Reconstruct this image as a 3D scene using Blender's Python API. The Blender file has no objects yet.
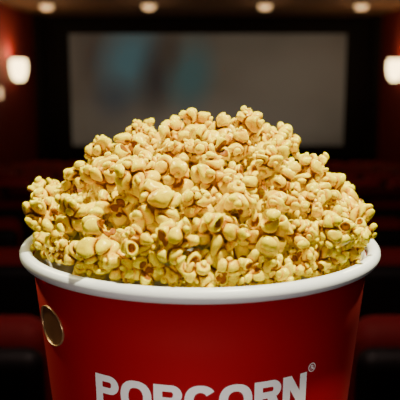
import bpy, bmesh, math, random
import numpy as np
from mathutils import Vector, Matrix, Euler
C = bpy.context.scene
COL = C.collection
PI = math.pi

# ------------------------------------------------------------------ helpers
def obj(name, bm, mat, parent=None, smooth=False):
    me = bpy.data.meshes.new(name)
    bm.normal_update()
    bm.to_mesh(me); bm.free()
    if mat: me.materials.append(mat)
    if smooth:
        for p in me.polygons: p.use_smooth = True
    o = bpy.data.objects.new(name, me); COL.objects.link(o)
    if parent: o.parent = parent
    return o

def empty(name, loc=(0,0,0), rz=0):
    o = bpy.data.objects.new(name, None); COL.objects.link(o)
    o.location = loc; o.rotation_euler = (0,0,rz); o.empty_display_size = .05
    return o

def tag(o, label=None, cat=None, group=None, kind=None):
    if label: o['label'] = label
    if cat: o['category'] = cat
    if group: o['group'] = group
    if kind: o['kind'] = kind
    return o

def add_box(bm, lo, hi, bev=0, seg=3, rot=None, pivot=None):
    r = bmesh.ops.create_cube(bm, size=1)
    vs = r['verts']
    c = [(a+b)/2 for a,b in zip(lo,hi)]; s = [b-a for a,b in zip(lo,hi)]
    for v in vs: v.co = Vector((v.co.x*s[0]+c[0], v.co.y*s[1]+c[1], v.co.z*s[2]+c[2]))
    if bev:
        es = list({e for v in vs for e in v.link_edges})
        r2 = bmesh.ops.bevel(bm, geom=es, offset=bev, segments=seg, profile=.5, affect='EDGES')
        vs = list({v for f in r2['faces'] for v in f.verts} | {v for v in vs if v.is_valid})
    if rot:
        bmesh.ops.rotate(bm, verts=vs, cent=pivot or c, matrix=Euler(rot).to_matrix())
    return vs

def add_lathe(bm, prof, n=96, close=False):
    rings = []
    for (r, z) in prof:
        if r < 1e-6: rings.append([bm.verts.new((0,0,z))])
        else: rings.append([bm.verts.new((r*math.cos(2*PI*i/n), r*math.sin(2*PI*i/n), z)) for i in range(n)])
    pairs = list(zip(rings, rings[1:]))
    if close: pairs.append((rings[-1], rings[0]))
    for a, b in pairs:
        for i in range(n):
            j = (i+1) % n
            if len(a) == 1 and len(b) == 1: continue
            if len(a) == 1: bm.faces.new((a[0], b[j], b[i]))
            elif len(b) == 1: bm.faces.new((a[i], a[j], b[0]))
            else: bm.faces.new((a[i], a[j], b[j], b[i]))
    bmesh.ops.recalc_face_normals(bm, faces=bm.faces[:])

# ------------------------------------------------------------------ materials
def mat(name, col, rough=.6, metal=0, bump=0, bscale=100, var=0, vscale=5, emit=None, es=0, spec=.5, coat=0, coord='Object'):
    m = bpy.data.materials.new(name); m.use_nodes = True
    nt = m.node_tree; N = nt.nodes; L = nt.links
    b = N['Principled BSDF']
    b.inputs['Base Color'].default_value = (*col, 1)
    b.inputs['Roughness'].default_value = rough
    b.inputs['Metallic'].default_value = metal
    b.inputs['Specular IOR Level'].default_value = spec
    b.inputs['Coat Weight'].default_value = coat
    tc = N.new('ShaderNodeTexCoord')
    nz = N.new('ShaderNodeTexNoise'); nz.inputs['Scale'].default_value = vscale; nz.inputs['Detail'].default_value = 4
    L.new(tc.outputs[coord], nz.inputs['Vector'])
    mx = N.new('ShaderNodeMix'); mx.data_type = 'RGBA'
    mx.inputs[6].default_value = (*[c*(1-var) for c in col], 1)
    mx.inputs[7].default_value = (*[min(1, c*(1+var)) for c in col], 1)
    L.new(nz.outputs['Fac'], mx.inputs[0]); L.new(mx.outputs[2], b.inputs['Base Color'])
    if bump:
        n2 = N.new('ShaderNodeTexNoise'); n2.inputs['Scale'].default_value = bscale; n2.inputs['Detail'].default_value = 5
        L.new(tc.outputs[coord], n2.inputs['Vector'])
        bp = N.new('ShaderNodeBump'); bp.inputs['Strength'].default_value = bump; bp.inputs['Distance'].default_value = .002
        L.new(n2.outputs['Fac'], bp.inputs['Height']); L.new(bp.outputs[0], b.inputs['Normal'])
    if emit:
        b.inputs['Emission Color'].default_value = (*emit, 1); b.inputs['Emission Strength'].default_value = es
    return m

M_red = mat('bucket_red_card', (.34,.0005,.008), .75, bump=.03, bscale=600, var=.06, vscale=30, spec=.2)
M_white = mat('rim_white_paper', (.86,.89,.97), .35, bump=0, var=.01)
M_inner = mat('bucket_inner_paper', (.7,.66,.58), .7, var=.05)
M_text = mat('white_ink', (.97,.98,1), .5, var=.01, vscale=60)
M_eyelet = mat('brass_eyelet', (.66,.42,.22), .35, metal=.7, var=.1, vscale=80)
M_eyein = mat('brown_card', (.15,.058,.024), .4, var=.6, vscale=45)
M_seat = mat('seat_red_fabric', (.28,.003,.005), .75, bump=.3, bscale=200, var=.15, vscale=12)
M_shell = mat('seat_black_shell', (.008,.005,.006), .6, var=.2)
M_arm = mat('armrest_dark_wood', (.015,.006,.005), .55, var=.3, vscale=20)
M_floor = mat('floor_carpet', (.03,.003,.004), .95, bump=.5, bscale=80, var=.3, vscale=3)
M_wall = mat('wall_red_fabric', (.17,.002,.003), .9, bump=.3, bscale=60, var=.15, vscale=3)
M_front = mat('front_black_drape', (.006,.004,.005), .95, var=.3)
M_ceil = mat('ceiling_brown_paint', (.13,.074,.040), .9, bump=.1, bscale=40, var=.12, vscale=2)
M_frame = mat('screen_black_masking', (.003,.003,.003), .9, var=.2)
M_trim = mat('trim_dark_metal', (.06,.04,.03), .4, metal=.6, var=.1)
M_glow = mat('lamp_glass_glow', (.9,.7,.45), .5, emit=(1,.72,.33), es=8)
M_glow2 = mat('downlight_glass_glow', (.9,.7,.45), .5, emit=(1,.62,.28), es=1.4)
M_glow3 = mat('aisle_lamp_glow', (.9,.7,.45), .5, emit=(1,.6,.3), es=1.5)
M_table = mat('table_dark_wood', (.05,.025,.015), .4, var=.3, vscale=10)

def popcorn_mat():
    m = bpy.data.materials.new('popcorn_flake'); m.use_nodes = True
    nt = m.node_tree; N = nt.nodes; L = nt.links; b = N['Principled BSDF']
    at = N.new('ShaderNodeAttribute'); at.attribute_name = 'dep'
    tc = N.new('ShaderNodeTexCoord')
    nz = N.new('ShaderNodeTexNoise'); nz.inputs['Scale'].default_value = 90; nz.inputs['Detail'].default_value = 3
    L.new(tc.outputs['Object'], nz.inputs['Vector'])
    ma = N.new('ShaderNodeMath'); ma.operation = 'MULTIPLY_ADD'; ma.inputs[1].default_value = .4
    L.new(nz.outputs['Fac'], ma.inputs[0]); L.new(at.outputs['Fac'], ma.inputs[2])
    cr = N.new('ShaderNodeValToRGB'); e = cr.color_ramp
    e.elements[0].position = .30; e.elements[0].color = (.27,.085,.0,1)  # creases: brown hull tone, darkened further to stand in for shade between lobes
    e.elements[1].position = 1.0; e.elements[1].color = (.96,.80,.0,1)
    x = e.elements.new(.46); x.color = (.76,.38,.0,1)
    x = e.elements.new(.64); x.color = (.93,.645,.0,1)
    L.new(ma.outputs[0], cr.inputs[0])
    L.new(cr.outputs[0], b.inputs['Base Color'])
    b.inputs['Roughness'].default_value = .28
    b.inputs['Specular IOR Level'].default_value = .38
    b.inputs['Specular Tint'].default_value = (1,.88,.35,1)
    b.inputs['Subsurface Weight'].default_value = .15
    b.inputs['Subsurface Radius'].default_value = (1,.95,.05)
    b.inputs['Subsurface Scale'].default_value = .0014
    n2 = N.new('ShaderNodeTexNoise'); n2.inputs['Scale'].default_value = 380; n2.inputs['Detail'].default_value = 4
    L.new(tc.outputs['Object'], n2.inputs['Vector'])
    bp = N.new('ShaderNodeBump'); bp.inputs['Strength'].default_value = .25; bp.inputs['Distance'].default_value = .001
    L.new(n2.outputs['Fac'], bp.inputs['Height']); L.new(bp.outputs[0], b.inputs['Normal'])
    return m
M_pop = popcorn_mat()
M_hull = mat('popcorn_hull', (.26,.082,.0), .4, bump=.2, bscale=500, var=.5, vscale=250, spec=.12)

# ------------------------------------------------------------------ popcorn shapes by distance field and surface nets
def surface_nets(F, lo, h):
    n = F.shape[0]; m = n-1
    S = np.zeros((m,m,m,3)); Cn = np.zeros((m,m,m))
    cs = [(i,j,k) for i in (0,1) for j in (0,1) for k in (0,1)]
    sl = lambda c: F[c[0]:c[0]+m, c[1]:c[1]+m, c[2]:c[2]+m]
    for a in cs:
        for ax in range(3):
            if a[ax]: continue
            b = list(a); b[ax] = 1
            fa, fb = sl(a), sl(b)
            cr = (fa < 0) != (fb < 0)
            t = np.where(cr, fa/np.where(cr, fa-fb, 1), 0)
            for q in range(3):
                S[..., q] += np.where(cr, a[q] + (t if q == ax else 0), 0)
            Cn += cr
    act = Cn > 0
    idx = -np.ones((m,m,m), int); idx[act] = np.arange(act.sum())
    ijk = np.argwhere(act)
    V = lo + h*(ijk + S[act]/Cn[act][:,None])
    faces = []
    for ax in range(3):
        u, v = [(1,2),(2,0),(0,1)][ax]
        A = F[tuple(slice(0,m) if q == ax else slice(0,n) for q in range(3))]
        B = F[tuple(slice(1,n) if q == ax else slice(0,n) for q in range(3))]
        cr = np.argwhere((A < 0) != (B < 0))
        ok = (cr[:,u] > 0) & (cr[:,v] > 0) & (cr[:,u] < m) & (cr[:,v] < m)
        cr = cr[ok]
        def g(du, dv):
            c = cr.copy(); c[:,u] -= du; c[:,v] -= dv
            return idx[c[:,0], c[:,1], c[:,2]]
        q = np.stack([g(1,1), g(0,1), g(0,0), g(1,0)], 1)
        ins = A[cr[:,0], cr[:,1], cr[:,2]] < 0
        q[~ins] = q[~ins][:, ::-1]
        q = q[(q >= 0).all(1)]
        faces.append(q)
    return V, np.concatenate(faces), ijk

def smin(a, b, k):
    h = np.clip(.5+.5*(b-a)/k, 0, 1)
    return b*(1-h)+a*h-k*h*(1-h)

def blur(A, w):
    for ax in range(3):
        acc = np.zeros_like(A)
        for s in range(-w, w+1): acc += np.roll(A, s, ax)
        A = acc/(2*w+1)
    return A

SC = .0153
def mesh_from(name, V, Fc, m, dep=None):
    me = bpy.data.meshes.new(name)
    me.from_pydata((V*SC).tolist(), [], Fc.tolist()); me.update()
    me.materials.append(m)
    for p in me.polygons: p.use_smooth = True
    if dep is not None:
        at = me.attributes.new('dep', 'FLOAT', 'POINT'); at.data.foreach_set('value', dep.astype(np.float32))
    return me

def make_popcorn(seed, n=68):
    r = np.random.RandomState(seed)
    L = 1.22; h = 2*L/(n-1)
    g = np.linspace(-L, L, n)
    P = np.stack(np.meshgrid(g, g, g, indexing='ij'), -1)
    ph = r.rand(9)*6.28
    W = P.copy()
    W[...,0] += .09*np.sin(3.8*P[...,1]+ph[0]) + .028*np.sin(9*P[...,2]+ph[3])
    W[...,1] += .09*np.sin(3.8*P[...,2]+ph[1]) + .028*np.sin(8*P[...,0]+ph[4])
    W[...,2] += .09*np.sin(3.8*P[...,0]+ph[2]) + .028*np.sin(10*P[...,1]+ph[5])
    def sph(c, rad, st=None):
        d = W-np.array(c)
        if st is not None:
            ax, s = st
            al = (d*ax).sum(-1)
            d = d - ax*al[...,None]*(1-1/s)
        return np.sqrt((d*d).sum(-1))-rad
    def unit(v): return v/np.linalg.norm(v)
    nl = r.choice([4,5,5,6,6])
    dirs = []; tries = 0
    while len(dirs) < nl and tries < 4000:
        tries += 1
        d = unit(r.randn(3))
        if d[2] < -.40: continue
        if all(np.dot(d, e) < {4:.10,5:.25,6:.40}[nl] for e in dirs): dirs.append(d)
    parts = []
    big = r.randint(len(dirs))
    for q, d in enumerate(dirs):
        rad = {4:r.uniform(.35,.44),5:r.uniform(.31,.41),6:r.uniform(.28,.38)}[nl]
        if q == big: rad *= 1.12
        c = d*r.uniform(.43,.61)
        ax = unit(r.randn(3))
        lobe = sph(c, rad, (ax, r.choice([.72,.85,1.15,1.25])))
        if r.rand() < .42:
            e = unit(np.cross(d, r.randn(3))+d*r.uniform(0,.7))
            lobe = -smin(-lobe, sph(c+e*rad*r.uniform(.76,.97), rad*r.uniform(.56,.74)), .035)
        parts.append(lobe)
        for k in range(r.randint(1,4)):
            e = unit(r.randn(3)*.9+d*.7)
            parts.append(sph(c+e*rad*.70, rad*r.uniform(.50,.74)))
    for k in range(3):
        a = k*2.09+r.rand()
        parts.append(sph((.44*math.cos(a), .44*math.sin(a), -.26+r.uniform(-.12,.12)), r.uniform(.24,.34)))
    A = np.sort(np.stack(parts), 0)[:2]
    F = A[0] + .10*np.exp(-((A[1]-A[0])/.06)**2)
    F = F + .010*np.sin(15*P[...,0]+ph[6])*np.sin(14*P[...,1]+ph[7])*np.sin(16*P[...,2]+ph[8])
    F = smin(F, sph((0,0,0), .34), .03)
    cupc = np.array([r.uniform(-.2,.2), r.uniform(-.2,.2), -.60]); cr_ = r.uniform(.30,.41)
    cup = sph(cupc, cr_)
    pre = F
    F = -smin(-F, cup, .03)
    V, Fc, ijk = surface_nets(F, -L, h)
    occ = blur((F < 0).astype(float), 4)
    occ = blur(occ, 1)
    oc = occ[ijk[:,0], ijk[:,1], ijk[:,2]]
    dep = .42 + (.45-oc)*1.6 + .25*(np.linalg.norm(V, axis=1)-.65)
    shell = np.maximum(np.abs(sph(cupc, cr_-.015))-.045, pre+.02+.05*np.sin(9*P[...,0]+ph[1])*np.sin(9*P[...,1]+ph[2]))
    hv, hf, _ = surface_nets(shell, -L, h)
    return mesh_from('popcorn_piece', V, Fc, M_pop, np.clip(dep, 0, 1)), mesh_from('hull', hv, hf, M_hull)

variants = [make_popcorn(s) for s in range(11, 35)]

# ------------------------------------------------------------------ packing the heap
rs = np.random.RandomState(21)
def S(x, y):
    rn = np.hypot(x, y)/.108
    b = .0185+.0585*(1-np.clip(rn,0,1.2)**2.3)
    return b + .0055*np.sin(50*x-.1)*np.cos(40*y+.2) + .0040*np.sin(120*x+2)*np.sin(110*y+1)
N0 = 196; re = .0117; NR = 44
rad = re*rs.uniform(.66,1.10,N0+NR)
ang = rs.rand(N0)*2*PI; rr = .095*np.sqrt(rs.rand(N0))
pos = np.stack([rr*np.cos(ang), rr*np.sin(ang), np.zeros(N0)], 1)
DEPTH = .038
pos[:,2] = S(pos[:,0], pos[:,1]) - rad[:N0] - rs.rand(N0)*DEPTH
# a ring of flakes leaning on the inside of the rim
rad[N0:] = re*rs.uniform(.64,.80,NR)
ra_ = np.arange(NR)/NR*2*PI
ring = np.stack([.0976*np.cos(ra_), .0976*np.sin(ra_), .0065+.004*rs.rand(NR)], 1)
pos = np.concatenate([pos, ring]); NT = N0+NR
for it in range(600):
    D = pos[:,None]-pos[None]
    d = np.sqrt((D**2).sum(-1))+1e-9
    ov = (rad[:,None]+rad[None])-d
    np.fill_diagonal(ov, 0)
    ov = np.clip(ov, 0, None)
    pos += (D/d[...,None]*ov[...,None]).sum(1)*.28
    r = np.hypot(pos[:,0], pos[:,1])
    lim = np.where(pos[:,2] > .010, .1085-rad*.74, np.where(pos[:,2] > .001, .1000-rad*.8, .0985-rad*1.15))
    f = np.where(r > lim, lim/np.maximum(r,1e-9), 1)
    pos[:,0] *= f; pos[:,1] *= f
    s = S(pos[:,0], pos[:,1])
    pos[:,2] = np.clip(pos[:,2], s-rad-DEPTH, s-rad*.5)
    pos[N0:] = ring
depth = S(pos[:,0], pos[:,1])-pos[:,2]
depth[N0:] = 0
order = np.argsort(depth)
n_ind = 212
first = {}
def place_popcorn(i, p, rad_i, label, rot=None):
    k = i % len(variants)
    me, hm = variants[k]
    if k in first:
        o = first[k][0].copy(); hc = first[k][1].copy()
    else:
        o = bpy.data.objects.new('popcorn_piece', me); hc = bpy.data.objects.new('hull', hm)
        hc['label'] = 'amber brown hull in the fold of the flake'
    COL.objects.link(o); COL.objects.link(hc)
    hc.parent = o
    if k not in first: first[k] = (o, hc)
    o.location = p
    o.rotation_euler = rot or (rs.rand()*6.28, rs.rand()*6.28, rs.rand()*6.28)
    s = rad_i/re*1.0
    o.scale = (s,s,s)
    tag(o, label, 'popcorn', 'popcorn pieces heaped in the red bucket')
    return o
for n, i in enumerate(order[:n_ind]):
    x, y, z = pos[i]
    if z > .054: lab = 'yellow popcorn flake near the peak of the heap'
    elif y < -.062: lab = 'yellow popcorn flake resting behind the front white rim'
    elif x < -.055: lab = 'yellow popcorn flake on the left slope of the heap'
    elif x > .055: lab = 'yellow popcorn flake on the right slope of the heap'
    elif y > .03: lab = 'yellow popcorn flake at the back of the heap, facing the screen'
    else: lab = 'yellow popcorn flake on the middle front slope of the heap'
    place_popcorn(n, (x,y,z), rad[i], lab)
allp = [(tuple(pos[i]), rad[i]) for i in range(NT)]
def rest_z(x, y, r):
    z = -1
    for (p, q) in allp:
        d2 = (p[0]-x)**2+(p[1]-y)**2; R_ = (r+q)*.86
        if d2 < R_*R_: z = max(z, p[2]+math.sqrt(R_*R_-d2))
    return z
extra = [(.024,.004,.76,'topmost popcorn flake, perched on the peak right of centre'),
         (-.008,.008,.76,'popcorn flake perched on the peak just left of the topmost one'),
         (.042,.000,.66,'popcorn flake perched just right of the topmost one'),
         (-.033,.000,.66,'popcorn flake perched on the left shoulder of the peak'),
         (.082,.010,.76,'popcorn flake perched on the far right shoulder of the heap')]
for q, (x, y, s, lab) in enumerate(extra):
    best = None
    for dx in np.linspace(-.006,.006,8):
        for dy in np.linspace(-.014,.014,10):
            z = rest_z(x+dx, y+dy, re*s)
            if best is None or z < best[0]: best = (z, x+dx, y+dy)
    z, xx, yy = best
    allp.append(((xx,yy,z), re*s))
    place_popcorn(300+q*5, (xx,yy,z), re*s, lab)

# deeper popcorn, seen only through gaps: one uncountable bed
vs, fs, dp = [], [], []; off = 0
lowv = [make_popcorn(s, 30) for s in (101,102,103,104)]
for n, i in enumerate(order[n_ind:]):
    me = lowv[n % 4][0]
    v = np.empty(len(me.vertices)*3); me.vertices.foreach_get('co', v); v = v.reshape(-1,3)
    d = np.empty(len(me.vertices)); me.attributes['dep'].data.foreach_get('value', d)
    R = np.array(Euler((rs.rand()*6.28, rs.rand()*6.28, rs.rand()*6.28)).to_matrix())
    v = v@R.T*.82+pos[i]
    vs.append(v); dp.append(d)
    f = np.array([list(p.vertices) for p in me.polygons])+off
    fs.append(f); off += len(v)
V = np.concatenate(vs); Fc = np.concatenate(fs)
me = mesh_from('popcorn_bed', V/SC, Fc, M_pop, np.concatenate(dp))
bed = bpy.data.objects.new('popcorn_bed', me); COL.objects.link(bed)
tag(bed, 'deeper popcorn seen through the gaps of the heap', 'popcorn', kind='stuff')
for a, b in lowv:
    bpy.data.meshes.remove(a); bpy.data.meshes.remove(b)

# ------------------------------------------------------------------ bucket
BH = .205
def wall_r(z): return .1058 + z*.095
bucket = empty('popcorn_bucket', (0,0,-BH))
tag(bucket, 'large red paper popcorn bucket with white rolled rim and white lettering', 'bucket')
Z0 = BH
bm = bmesh.new()
zs = [0-BH, -.16, -.12, -.08, -.04, -.003]
prof = [(wall_r(z), z+Z0) for z in zs] + [(wall_r(z)-.0007, z+Z0) for z in reversed(zs)]
add_lathe(bm, prof, 256, close=True)
obj('body', bm, M_red, bucket, True)
bm = bmesh.new()
prof = [(wall_r(z)-.0009, z+Z0) for z in zs] + [(wall_r(z)-.0016, z+Z0) for z in reversed(zs)]
add_lathe(bm, prof, 160, close=True)
lin = obj('liner', bm, M_inner, bucket, True); lin['label'] = 'pale paper inside of the bucket'
bm = bmesh.new()
add_lathe(bm, [(0, .006), (wall_r(-.2)-.002, .006), (wall_r(-.2)-.002, .002), (0, .002)], 96)
obj('base', bm, M_inner, bucket)
bm = bmesh.new()
rp = []
for k in range(24):
    a = 2*PI*k/24
    rp.append((.1091+.0039*math.cos(a), Z0-.0006+.0042*math.sin(a)))
add_lathe(bm, rp, 220, close=True)
rim = obj('rim', bm, M_white, bucket, True)
rim['label'] = 'white rolled paper rim'

# lettering wrapped on the wall
def wrap(u, v, off):      # u arc length along the wall (right positive), v height, relative to the rim
    z = v; r = wall_r(z)+off; th = u/wall_r(z)
    return Vector((r*math.sin(th), -r*math.cos(th), z+Z0))
class Flat:
    def __init__(s): s.bm = bmesh.new()
    def strip(s, outer, inner, closed=False):
        n = len(outer)
        rng = range(n if closed else n-1)
        for i in rng:
            j = (i+1) % n
            s.quad(outer[i], outer[j], inner[j], inner[i])
    def quad(s, a, b, c, d, sub=6):
        off = .00028
        g = []
        for i in range(sub+1):
            row = []
            for j in range(sub+1):
                t, w = i/sub, j/sub
                p = [(1-t)*((1-w)*a[q]+w*b[q]) + t*((1-w)*d[q]+w*c[q]) for q in (0,1)]
                row.append(s.bm.verts.new(wrap(p[0], p[1], off)))
            g.append(row)
        for i in range(sub):
            for j in range(sub):
                s.bm.faces.new((g[i][j], g[i][j+1], g[i+1][j+1], g[i+1][j]))
H = .0185; T = .0047
def se(cx, cy, a, b, t, p=2.35):
    c, s_ = math.cos(t), math.sin(t)
    return (cx+a*math.copysign(abs(c)**(2/p), c), cy+b*math.copysign(abs(s_)**(2/p), s_))
def L_O(F, x, y, w):
    n = 40; cx, cy = x+w/2, y+H/2
    F.strip([se(cx,cy,w/2,H/2+.0003,2*PI*i/n) for i in range(n)], [se(cx,cy,w/2-T,H/2-T*.82,2*PI*i/n) for i in range(n)], True)
def L_C(F, x, y, w):
    n = 36; cx, cy = x+w/2, y+H/2; a0 = .62
    ts = [a0+(2*PI-2*a0)*i/n for i in range(n+1)]
    F.strip([se(cx,cy,w/2,H/2+.0003,t) for t in ts], [se(cx,cy,w/2-T,H/2-T*.82,t) for t in ts])
def L_P(F, x, y, w, leg=False):
    F.quad((x,y),(x+T,y),(x+T,y+H),(x,y+H))
    bh = H*.60 if not leg else H*.56; b = bh/2; cy = y+H-b
    s = x+w-b*1.05; t2 = T*.82
    F.quad((x+T,y+H-t2),(s,y+H-t2),(s,y+H),(x+T,y+H))
    F.quad((x+T,cy-b),(s,cy-b),(s,cy-b+t2),(x+T,cy-b+t2))
    ts = [-PI/2+PI*i/14 for i in range(15)]
    F.strip([(s+b*1.05*math.cos(t), cy+b*math.sin(t)) for t in ts], [(s+max(0,(b*1.05-T))*math.cos(t), cy+(b-t2)*math.sin(t)) for t in ts])
    if leg:
        F.quad((x+w-T*1.12,y),(x+w+.0006,y),(x+w*.72+.0004,cy-b+t2*.9),(x+w*.40,cy-b+t2*.9))
def L_N(F, x, y, w):
    F.quad((x,y),(x+T,y),(x+T,y+H),(x,y+H)); F.quad((x+w-T,y),(x+w,y),(x+w,y+H),(x+w-T,y+H))
    F.quad((x+w-T*1.15,y),(x+w,y),(x+T*1.15,y+H),(x,y+H))
F = Flat()
yb = -.0515-H
kx = 1.04
wd = {'P':.0146*kx,'O':.0172*kx,'C':.0162*kx,'R':.0150*kx,'N':.0152*kx}; gap = .0011*kx
word = 'POPCORN'
tot = sum(wd[c] for c in word)+gap*6
x = -tot/2+.0008
for ch in word:
    w = wd[ch]
    {'P':lambda: L_P(F,x,yb,w), 'O':lambda: L_O(F,x,yb,w), 'C':lambda: L_C(F,x,yb,w), 'R':lambda: L_P(F,x,yb,w,True), 'N':lambda: L_N(F,x,yb,w)}[ch]()
    x += w+gap
bmesh.ops.recalc_face_normals(F.bm, faces=F.bm.faces[:])
lt = obj('lettering', F.bm, M_text, bucket); lt['label'] = 'large white printed word on the bucket front'
F = Flat(); cx, cy, ra = x+.0026, -.0498, .0027
n = 28
F.strip([(cx+ra*math.cos(2*PI*i/n), cy+ra*math.sin(2*PI*i/n)) for i in range(n)], [(cx+ra*.8*math.cos(2*PI*i/n), cy+ra*.8*math.sin(2*PI*i/n)) for i in range(n)], True)
H2, T2 = H, T
H, T = .0028, .00060
L_P(F, cx-.0010, cy-.0014, .0020, True)
H, T = H2, T2
rmk = obj('registered_mark', F.bm, M_text, bucket); rmk['label'] = 'small white circled R after the word'

# oval eyelet on the left of the wall
eu, ev = -math.radians(56.5)*wall_r(-.035), -.035
a_, b_ = .0158, .0116
bm = bmesh.new(); n = 48; prof = []
for i in range(n):
    t = 2*PI*i/n; row = []
    for k in range(8):
        q = 2*PI*k/8
        s_ = 1+.035*math.cos(q)
        row.append(bm.verts.new(wrap(eu+a_*s_*math.cos(t), ev+b_*s_*math.sin(t), .0005+.0007*math.sin(q))))
    prof.append(row)
for i in range(n):
    for k in range(8):
        bm.faces.new((prof[i][k], prof[(i+1)%n][k], prof[(i+1)%n][(k+1)%8], prof[i][(k+1)%8]))
bmesh.ops.recalc_face_normals(bm, faces=bm.faces[:])
ey = obj('eyelet', bm, M_eyelet, bucket, True); ey['label'] = 'oval brass-coloured eyelet'
bm = bmesh.new()
cv = bm.verts.new(wrap(eu, ev, .0003)); prev = None; rings = []
for m_ in range(1, 7):
    rings.append([bm.verts.new(wrap(eu+a_*.97*m_/6*math.cos(2*PI*i/n), ev+b_*.97*m_/6*math.sin(2*PI*i/n), .0003)) for i in range(n)])
for i in range(n): bm.faces.new((cv, rings[0][i], rings[0][(i+1)%n]))
for a, b in zip(rings, rings[1:]):
    for i in range(n): bm.faces.new((a[i], b[i], b[(i+1)%n], a[(i+1)%n]))
bmesh.ops.recalc_face_normals(bm, faces=bm.faces[:])
ei = obj('eyelet_opening', bm, M_eyein, ey, True)

# ------------------------------------------------------------------ room
CY, CZ = -.44, .1058
RX = .12; HW = 2.83
XL, XR = RX-HW, RX+HW
ZC = CZ+.99
rows = [(1.5+.9*i, -.5-.075*i) for i in range(11)]
SH = .95
F0 = CZ-1.42
YF = CY+12.0; YB = CY-2.0
bm = bmesh.new()
zf = [CZ+t-SH for d, t in rows]
ys = [CY+d-.45 for d, t in rows]
segs = [(YB, ys[0], F0)] + [(ys[i], ys[i+1] if i < 10 else YF, zf[i]) for i in range(11)]
bot = min(zf)-.2
pts = []
for a, b, z in segs: pts += [(a, z), (b, z)]
pts += [(YF, bot), (YB, bot)]
vl = [bm.verts.new((XL, p[0], p[1])) for p in pts]; vr = [bm.verts.new((XR, p[0], p[1])) for p in pts]
for i in range(len(pts)):
    j = (i+1) % len(pts); bm.faces.new((vl[i], vl[j], vr[j], vr[i]))
bm.faces.new(vl); bm.faces.new(vr[::-1])
bmesh.ops.recalc_face_normals(bm, faces=bm.faces[:])
tag(obj('floor', bm, M_floor), kind='structure')
def sbox(name, lo, hi, m):
    bm = bmesh.new(); add_box(bm, lo, hi); return tag(obj(name, bm, m), kind='structure')
sbox('wall_left', (XL-.1, YB, bot), (XL, YF, ZC), M_wall)
sbox('wall_right', (XR, YB, bot), (XR+.1, YF, ZC), M_wall)
sbox('wall_front', (XL-.1, YF, bot), (XR+.1, YF+.1, ZC), M_front)
sbox('wall_back', (XL-.1, YB-.1, bot), (XR+.1, YB, ZC), M_wall)
sbox('ceiling', (XL-.1, YB-.1, ZC), (XR+.1, YF+.1, ZC+.1), M_ceil)
sbox('trim_1', (XL, YF-.35, zf[-1]), (XL+.10, YF, ZC), M_front)
sbox('trim_2', (XR-.10, YF-.35, zf[-1]), (XR, YF, ZC), M_front)

# screen
x0, x1 = -2.18, 2.44; z0, z1 = CZ-1.16, CZ+.70
ys_ = YF-.06
scr = empty('cinema_screen', ((x0+x1)/2, ys_, (z0+z1)/2))
tag(scr, 'wide dim projection screen with black border on the front wall', 'screen')
w2, h2 = (x1-x0)/2, (z1-z0)/2
def screen_mat():
    m = bpy.data.materials.new('projected_picture'); m.use_nodes = True
    nt = m.node_tree; N = nt.nodes; L = nt.links; b = N['Principled BSDF']
    b.inputs['Base Color'].default_value = (.10,.08,.06,1); b.inputs['Roughness'].default_value = .9
    tc = N.new('ShaderNodeTexCoord')
    nz = N.new('ShaderNodeTexNoise'); nz.inputs['Scale'].default_value = 1.2; nz.inputs['Detail'].default_value = 6
    L.new(tc.outputs['Object'], nz.inputs['Vector'])
    cr = N.new('ShaderNodeValToRGB'); e = cr.color_ramp
    e.elements[0].position = .3; e.elements[0].color = (.038,.031,.022,1)
    e.elements[1].position = .75; e.elements[1].color = (.080,.066,.047,1)
    L.new(nz.outputs['Fac'], cr.inputs[0])
    cur = cr.outputs[0]
    def blob(cx, cz, sx_, sz_, col, amt, rz=0):
        nonlocal cur
        mp = N.new('ShaderNodeMapping'); mp.vector_type = 'TEXTURE'
        mp.inputs['Location'].default_value = (cx, 0, cz); mp.inputs['Rotation'].default_value = (0, rz, 0)
        mp.inputs['Scale'].default_value = (sx_, 10, sz_)
        L.new(tc.outputs['Object'], mp.inputs[0])
        gr = N.new('ShaderNodeTexGradient'); gr.gradient_type = 'SPHERICAL'
        L.new(mp.outputs[0], gr.inputs[0])
        mu = N.new('ShaderNodeMath'); mu.operation = 'MULTIPLY'; mu.inputs[1].default_value = amt; mu.use_clamp = True
        L.new(gr.outputs['Fac'], mu.inputs[0])
        mx = N.new('ShaderNodeMix'); mx.data_type = 'RGBA'; mx.inputs[7].default_value = (*col, 1)
        L.new(mu.outputs[0], mx.inputs[0]); L.new(cur, mx.inputs[6]); cur = mx.outputs[2]
    k = 12/711
    def P(px, py): return ((px-207)*k, (92-py)*k)
    for (px, py, sx_, sz_, col, amt, rz) in [
        (280,85,2.0,1.1,(.096,.079,.056),1.2,0), (200,125,2.6,.6,(.108,.089,.064),1.2,0), (95,60,.6,.9,(.030,.026,.022),1.0,0),
        (130,63,.66,.85,(.038,.092,.100),1.3,.4), (157,78,.44,.9,(.018,.020,.020),1.2,.2), (113,100,.5,.5,(.022,.034,.040),.9,0),
        (190,78,.52,.80,(.032,.074,.071),1.3,.2), (168,55,.30,.5,(.036,.028,.020),.9,0)]:
        cx, cz = P(px, py); blob(cx, cz, sx_, sz_, col, amt, rz)
    L.new(cur, b.inputs['Emission Color']); b.inputs['Emission Strength'].default_value = .8
    return m
bm = bmesh.new(); add_box(bm, (-w2, 0, -h2), (w2, .02, h2))
obj('screen_surface', bm, screen_mat(), scr)
bm = bmesh.new(); fw = .22
add_box(bm, (-w2-fw, -.03, h2), (w2+fw, .06, h2+.18)); add_box(bm, (-w2-fw, -.03, -h2-.2), (w2+fw, .06, -h2))
add_box(bm, (-w2-fw, -.03, -h2), (-w2, .06, h2)); add_box(bm, (w2, -.03, -h2), (w2+fw, .06, h2))
obj('screen_frame', bm, M_frame, scr)

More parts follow.
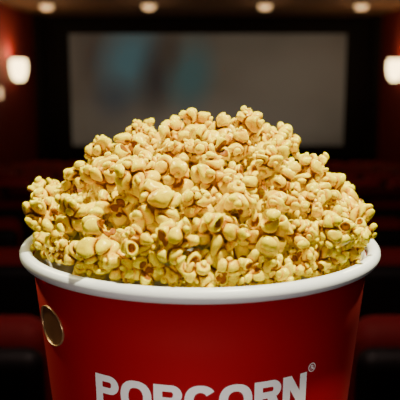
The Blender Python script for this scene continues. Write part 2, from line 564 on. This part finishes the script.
# seats
def make_seat():
    t = empty('cinema_chair', (0,0,0))
    bm = bmesh.new(); add_box(bm, (-.24,-.02,.36), (.24,.38,.50), .05, 4)
    obj('seat', bm, M_seat, t, True)
    bm = bmesh.new(); add_box(bm, (-.283,-.15,.44), (.283,-.03,.95), .055, 6)
    obj('backrest', bm, M_seat, t, True)
    bm = bmesh.new(); add_box(bm, (-.286,-.205,.30), (.286,-.13,.912), .036, 5)
    obj('back_shell', bm, M_shell, t, True)
    for s in (-1, 1):
        bm = bmesh.new(); add_box(bm, (s*.270-.022,-.035,.57), (s*.270+.022,.27,.62), .018, 3)
        obj('armrest', bm, M_arm, t, True)
        bm = bmesh.new(); add_box(bm, (s*.270-.018,-.02,0), (s*.270+.018,.18,.575), .008, 2)
        obj('leg', bm, M_shell, t)
    return t
seat0 = make_seat(); used = False
def copy_tree(o, parent=None):
    c = o.copy(); COL.objects.link(c); c.parent = parent
    for ch in [x for x in bpy.data.objects if x.parent == o]: copy_tree(ch, c)
    return c
names = ['nearest','second','third','fourth','fifth','sixth','seventh','eighth','ninth','tenth','front']
for i, (d, tz) in enumerate(rows):
    for k in range(-4, 5):
        xx = k*.600
        if i < 6 and abs(xx)*711/d > 330: continue
        if i: xx += .08
        if not used: o = seat0; used = True
        else: o = copy_tree(seat0)
        o.location = (xx, CY+d, zf[i])
        side = 'left of the bucket' if k < 0 else 'right of the bucket'
        if k == 0: lab = 'red cinema chair straight behind the bucket in the %s row' % names[i]
        elif i == 0: lab = 'red cinema chair back in the nearest row, '+side
        else: lab = 'blurred red cinema chair in the %s row, %s' % (names[i], side)
        if i == 10: lab = lab.replace('the front row', 'the row closest to the screen')
        tag(o, lab, 'chair', 'red cinema chairs in rows')

# wall sconces
def sconce(side, d, z, label):
    X = XL if side < 0 else XR
    t = empty('wall_lamp', (X, CY+d, z)); tag(t, label, 'lamp', 'wall lamps')
    sg = -side
    bm = bmesh.new(); add_box(bm, (min(0,sg*.03), -.09, -.18), (max(0,sg*.03), .09, .18), .01, 2)
    obj('back_plate', bm, M_trim, t)
    bm = bmesh.new()
    prof = [(.05,-.16),(.085,-.12),(.105,-.05),(.115,.03),(.112,.09),(.098,.14),(.088,.14),(.10,.09),(.103,.03),(.093,-.05),(.075,-.11),(.04,-.15)]
    add_lathe(bm, prof, 32, close=True)
    bmesh.ops.translate(bm, verts=bm.verts[:], vec=(sg*.14,0,0))
    obj('lamp_shade', bm, M_glow, t, True)
    bm = bmesh.new(); add_lathe(bm, [(0,-.18),(.03,-.18),(.05,-.16),(.04,-.145),(0,-.145)], 32)
    bmesh.ops.translate(bm, verts=bm.verts[:], vec=(sg*.14,0,0))
    obj('base_cap', bm, M_trim, t, True)
    l = bpy.data.lights.new('wall_lamp_light', 'POINT'); l.energy = 9; l.color = (1,.55,.28); l.shadow_soft_size = .05
    lo = bpy.data.objects.new('wall_lamp_light', l); COL.objects.link(lo); lo.location = (X+sg*.15, CY+d, z+.20)
sconce(-1, 10.1, CZ+.10, 'glowing wall lamp on the left red wall')
sconce(1, 10.25, CZ+.10, 'glowing wall lamp on the right red wall')
t = empty('aisle_lamp', (XL, CY+9.46, CZ-.22)); tag(t, 'small glowing lamp low on the left wall at the photo edge', 'lamp')
bm = bmesh.new(); add_box(bm, (0,-.05,-.08), (.02,.05,.08), .005, 2); obj('back_plate', bm, M_trim, t)
bm = bmesh.new(); add_box(bm, (.018,-.04,-.07), (.06,.04,.07), .015, 3); obj('diffuser', bm, M_glow3, t, True)

# ceiling downlights
for xx, lab in [(-2.10,'leftmost of the four round ceiling lights'),(-.70,'second round ceiling light from the left'),(.89,'third round ceiling light from the left'),(2.21,'rightmost of the four round ceiling lights')]:
    t = empty('ceiling_light', (xx, CY+9.9, ZC)); tag(t, lab, 'ceiling light', 'round ceiling lights')
    bm = bmesh.new(); add_lathe(bm, [(.095,0),(.12,0),(.12,-.02),(.095,-.03)], 32, close=True); obj('trim_ring', bm, M_trim, t, True)
    bm = bmesh.new(); add_lathe(bm, [(.094,-.005),(.092,-.04),(.075,-.07),(.045,-.085),(0,-.09)], 32); obj('diffuser', bm, M_glow2, t, True)
    l = bpy.data.lights.new('ceiling_light_bulb', 'POINT'); l.energy = 2.4; l.color = (1,.60,.32); l.shadow_soft_size = .1
    lo = bpy.data.objects.new('ceiling_light_bulb', l); COL.objects.link(lo); lo.location = (xx, CY+9.9, ZC-.28)

# side table under the bucket (below the frame)
tb = empty('side_table', (0,0,F0)); tag(tb, 'small round dark table under the popcorn bucket', 'table')
tt = -BH-F0
bm = bmesh.new(); add_lathe(bm, [(0,tt-.025),(.135,tt-.025),(.14,tt-.02),(.14,tt-.004),(.136,tt),(0,tt)], 64); obj('table_top', bm, M_table, tb)
bm = bmesh.new(); add_lathe(bm, [(.03,.02),(.022,.05),(.022,tt-.06),(.05,tt-.025),(0,tt-.025)], 32); obj('pedestal', bm, M_shell, tb, True)
bm = bmesh.new(); add_lathe(bm, [(0,0),(.19,0),(.19,.012),(.05,.03),(0,.03)], 48); obj('table_base', bm, M_shell, tb)

# ------------------------------------------------------------------ lights
def spot(name, loc, target, size, power, col, cone, blend=.5):
    l = bpy.data.lights.new(name, 'SPOT'); l.shadow_soft_size = size; l.energy = power; l.color = col
    l.spot_size = math.radians(cone); l.spot_blend = blend
    o = bpy.data.objects.new(name, l); COL.objects.link(o); o.location = loc
    o.rotation_euler = (Vector(target)-Vector(loc)).to_track_quat('-Z','Y').to_euler()
    return o
spot('key_light', (.20,-.22,.88), (0,0,.03), .015, 112, (1,.95,.64), 24)
spot('back_light_right', (.60,.60,.60), (0,0,.04), .04, 34, (1,.90,.46), 26)
spot('back_light_left', (-.60,.40,.55), (0,0,.04), .04, 30, (1,.90,.46), 28)
spot('fill_light', (-.05,-1.3,0), (0,0,-.085), .08, 52, (1,.90,.84), 10.5, 1)
spot('warm_front_fill', (-.35,-1.2,.40), (0,-.04,.015), .05, 8, (1,.68,.36), 11, 1)  # unseen spot added to warm the dim front of the heap
spot('row_fill', (0,.8,.95), (0,1.9,-.4), .1, 20, (1,.7,.6), 122, .3)  # unseen spot added to brighten the nearer chair rows
spot('row_fill', (0,5.0,.95), (0,6.5,-.8), .1, 28, (1,.7,.6), 130)  # second unseen spot, added to lift the farther rows
w = bpy.data.worlds.new('World'); C.world = w; w.use_nodes = True
w.node_tree.nodes['Background'].inputs[0].default_value = (.02,.012,.010,1); w.node_tree.nodes['Background'].inputs[1].default_value = .2

cam = bpy.data.cameras.new('Camera'); co = bpy.data.objects.new('Camera', cam); COL.objects.link(co)
co.location = (0, CY, CZ); co.rotation_euler = (math.radians(80), 0, 0)
cam.lens = 63; cam.sensor_width = 36; cam.clip_start = .01
cam.dof.use_dof = True; cam.dof.focus_distance = .39; cam.dof.aperture_fstop = 12
C.camera = co
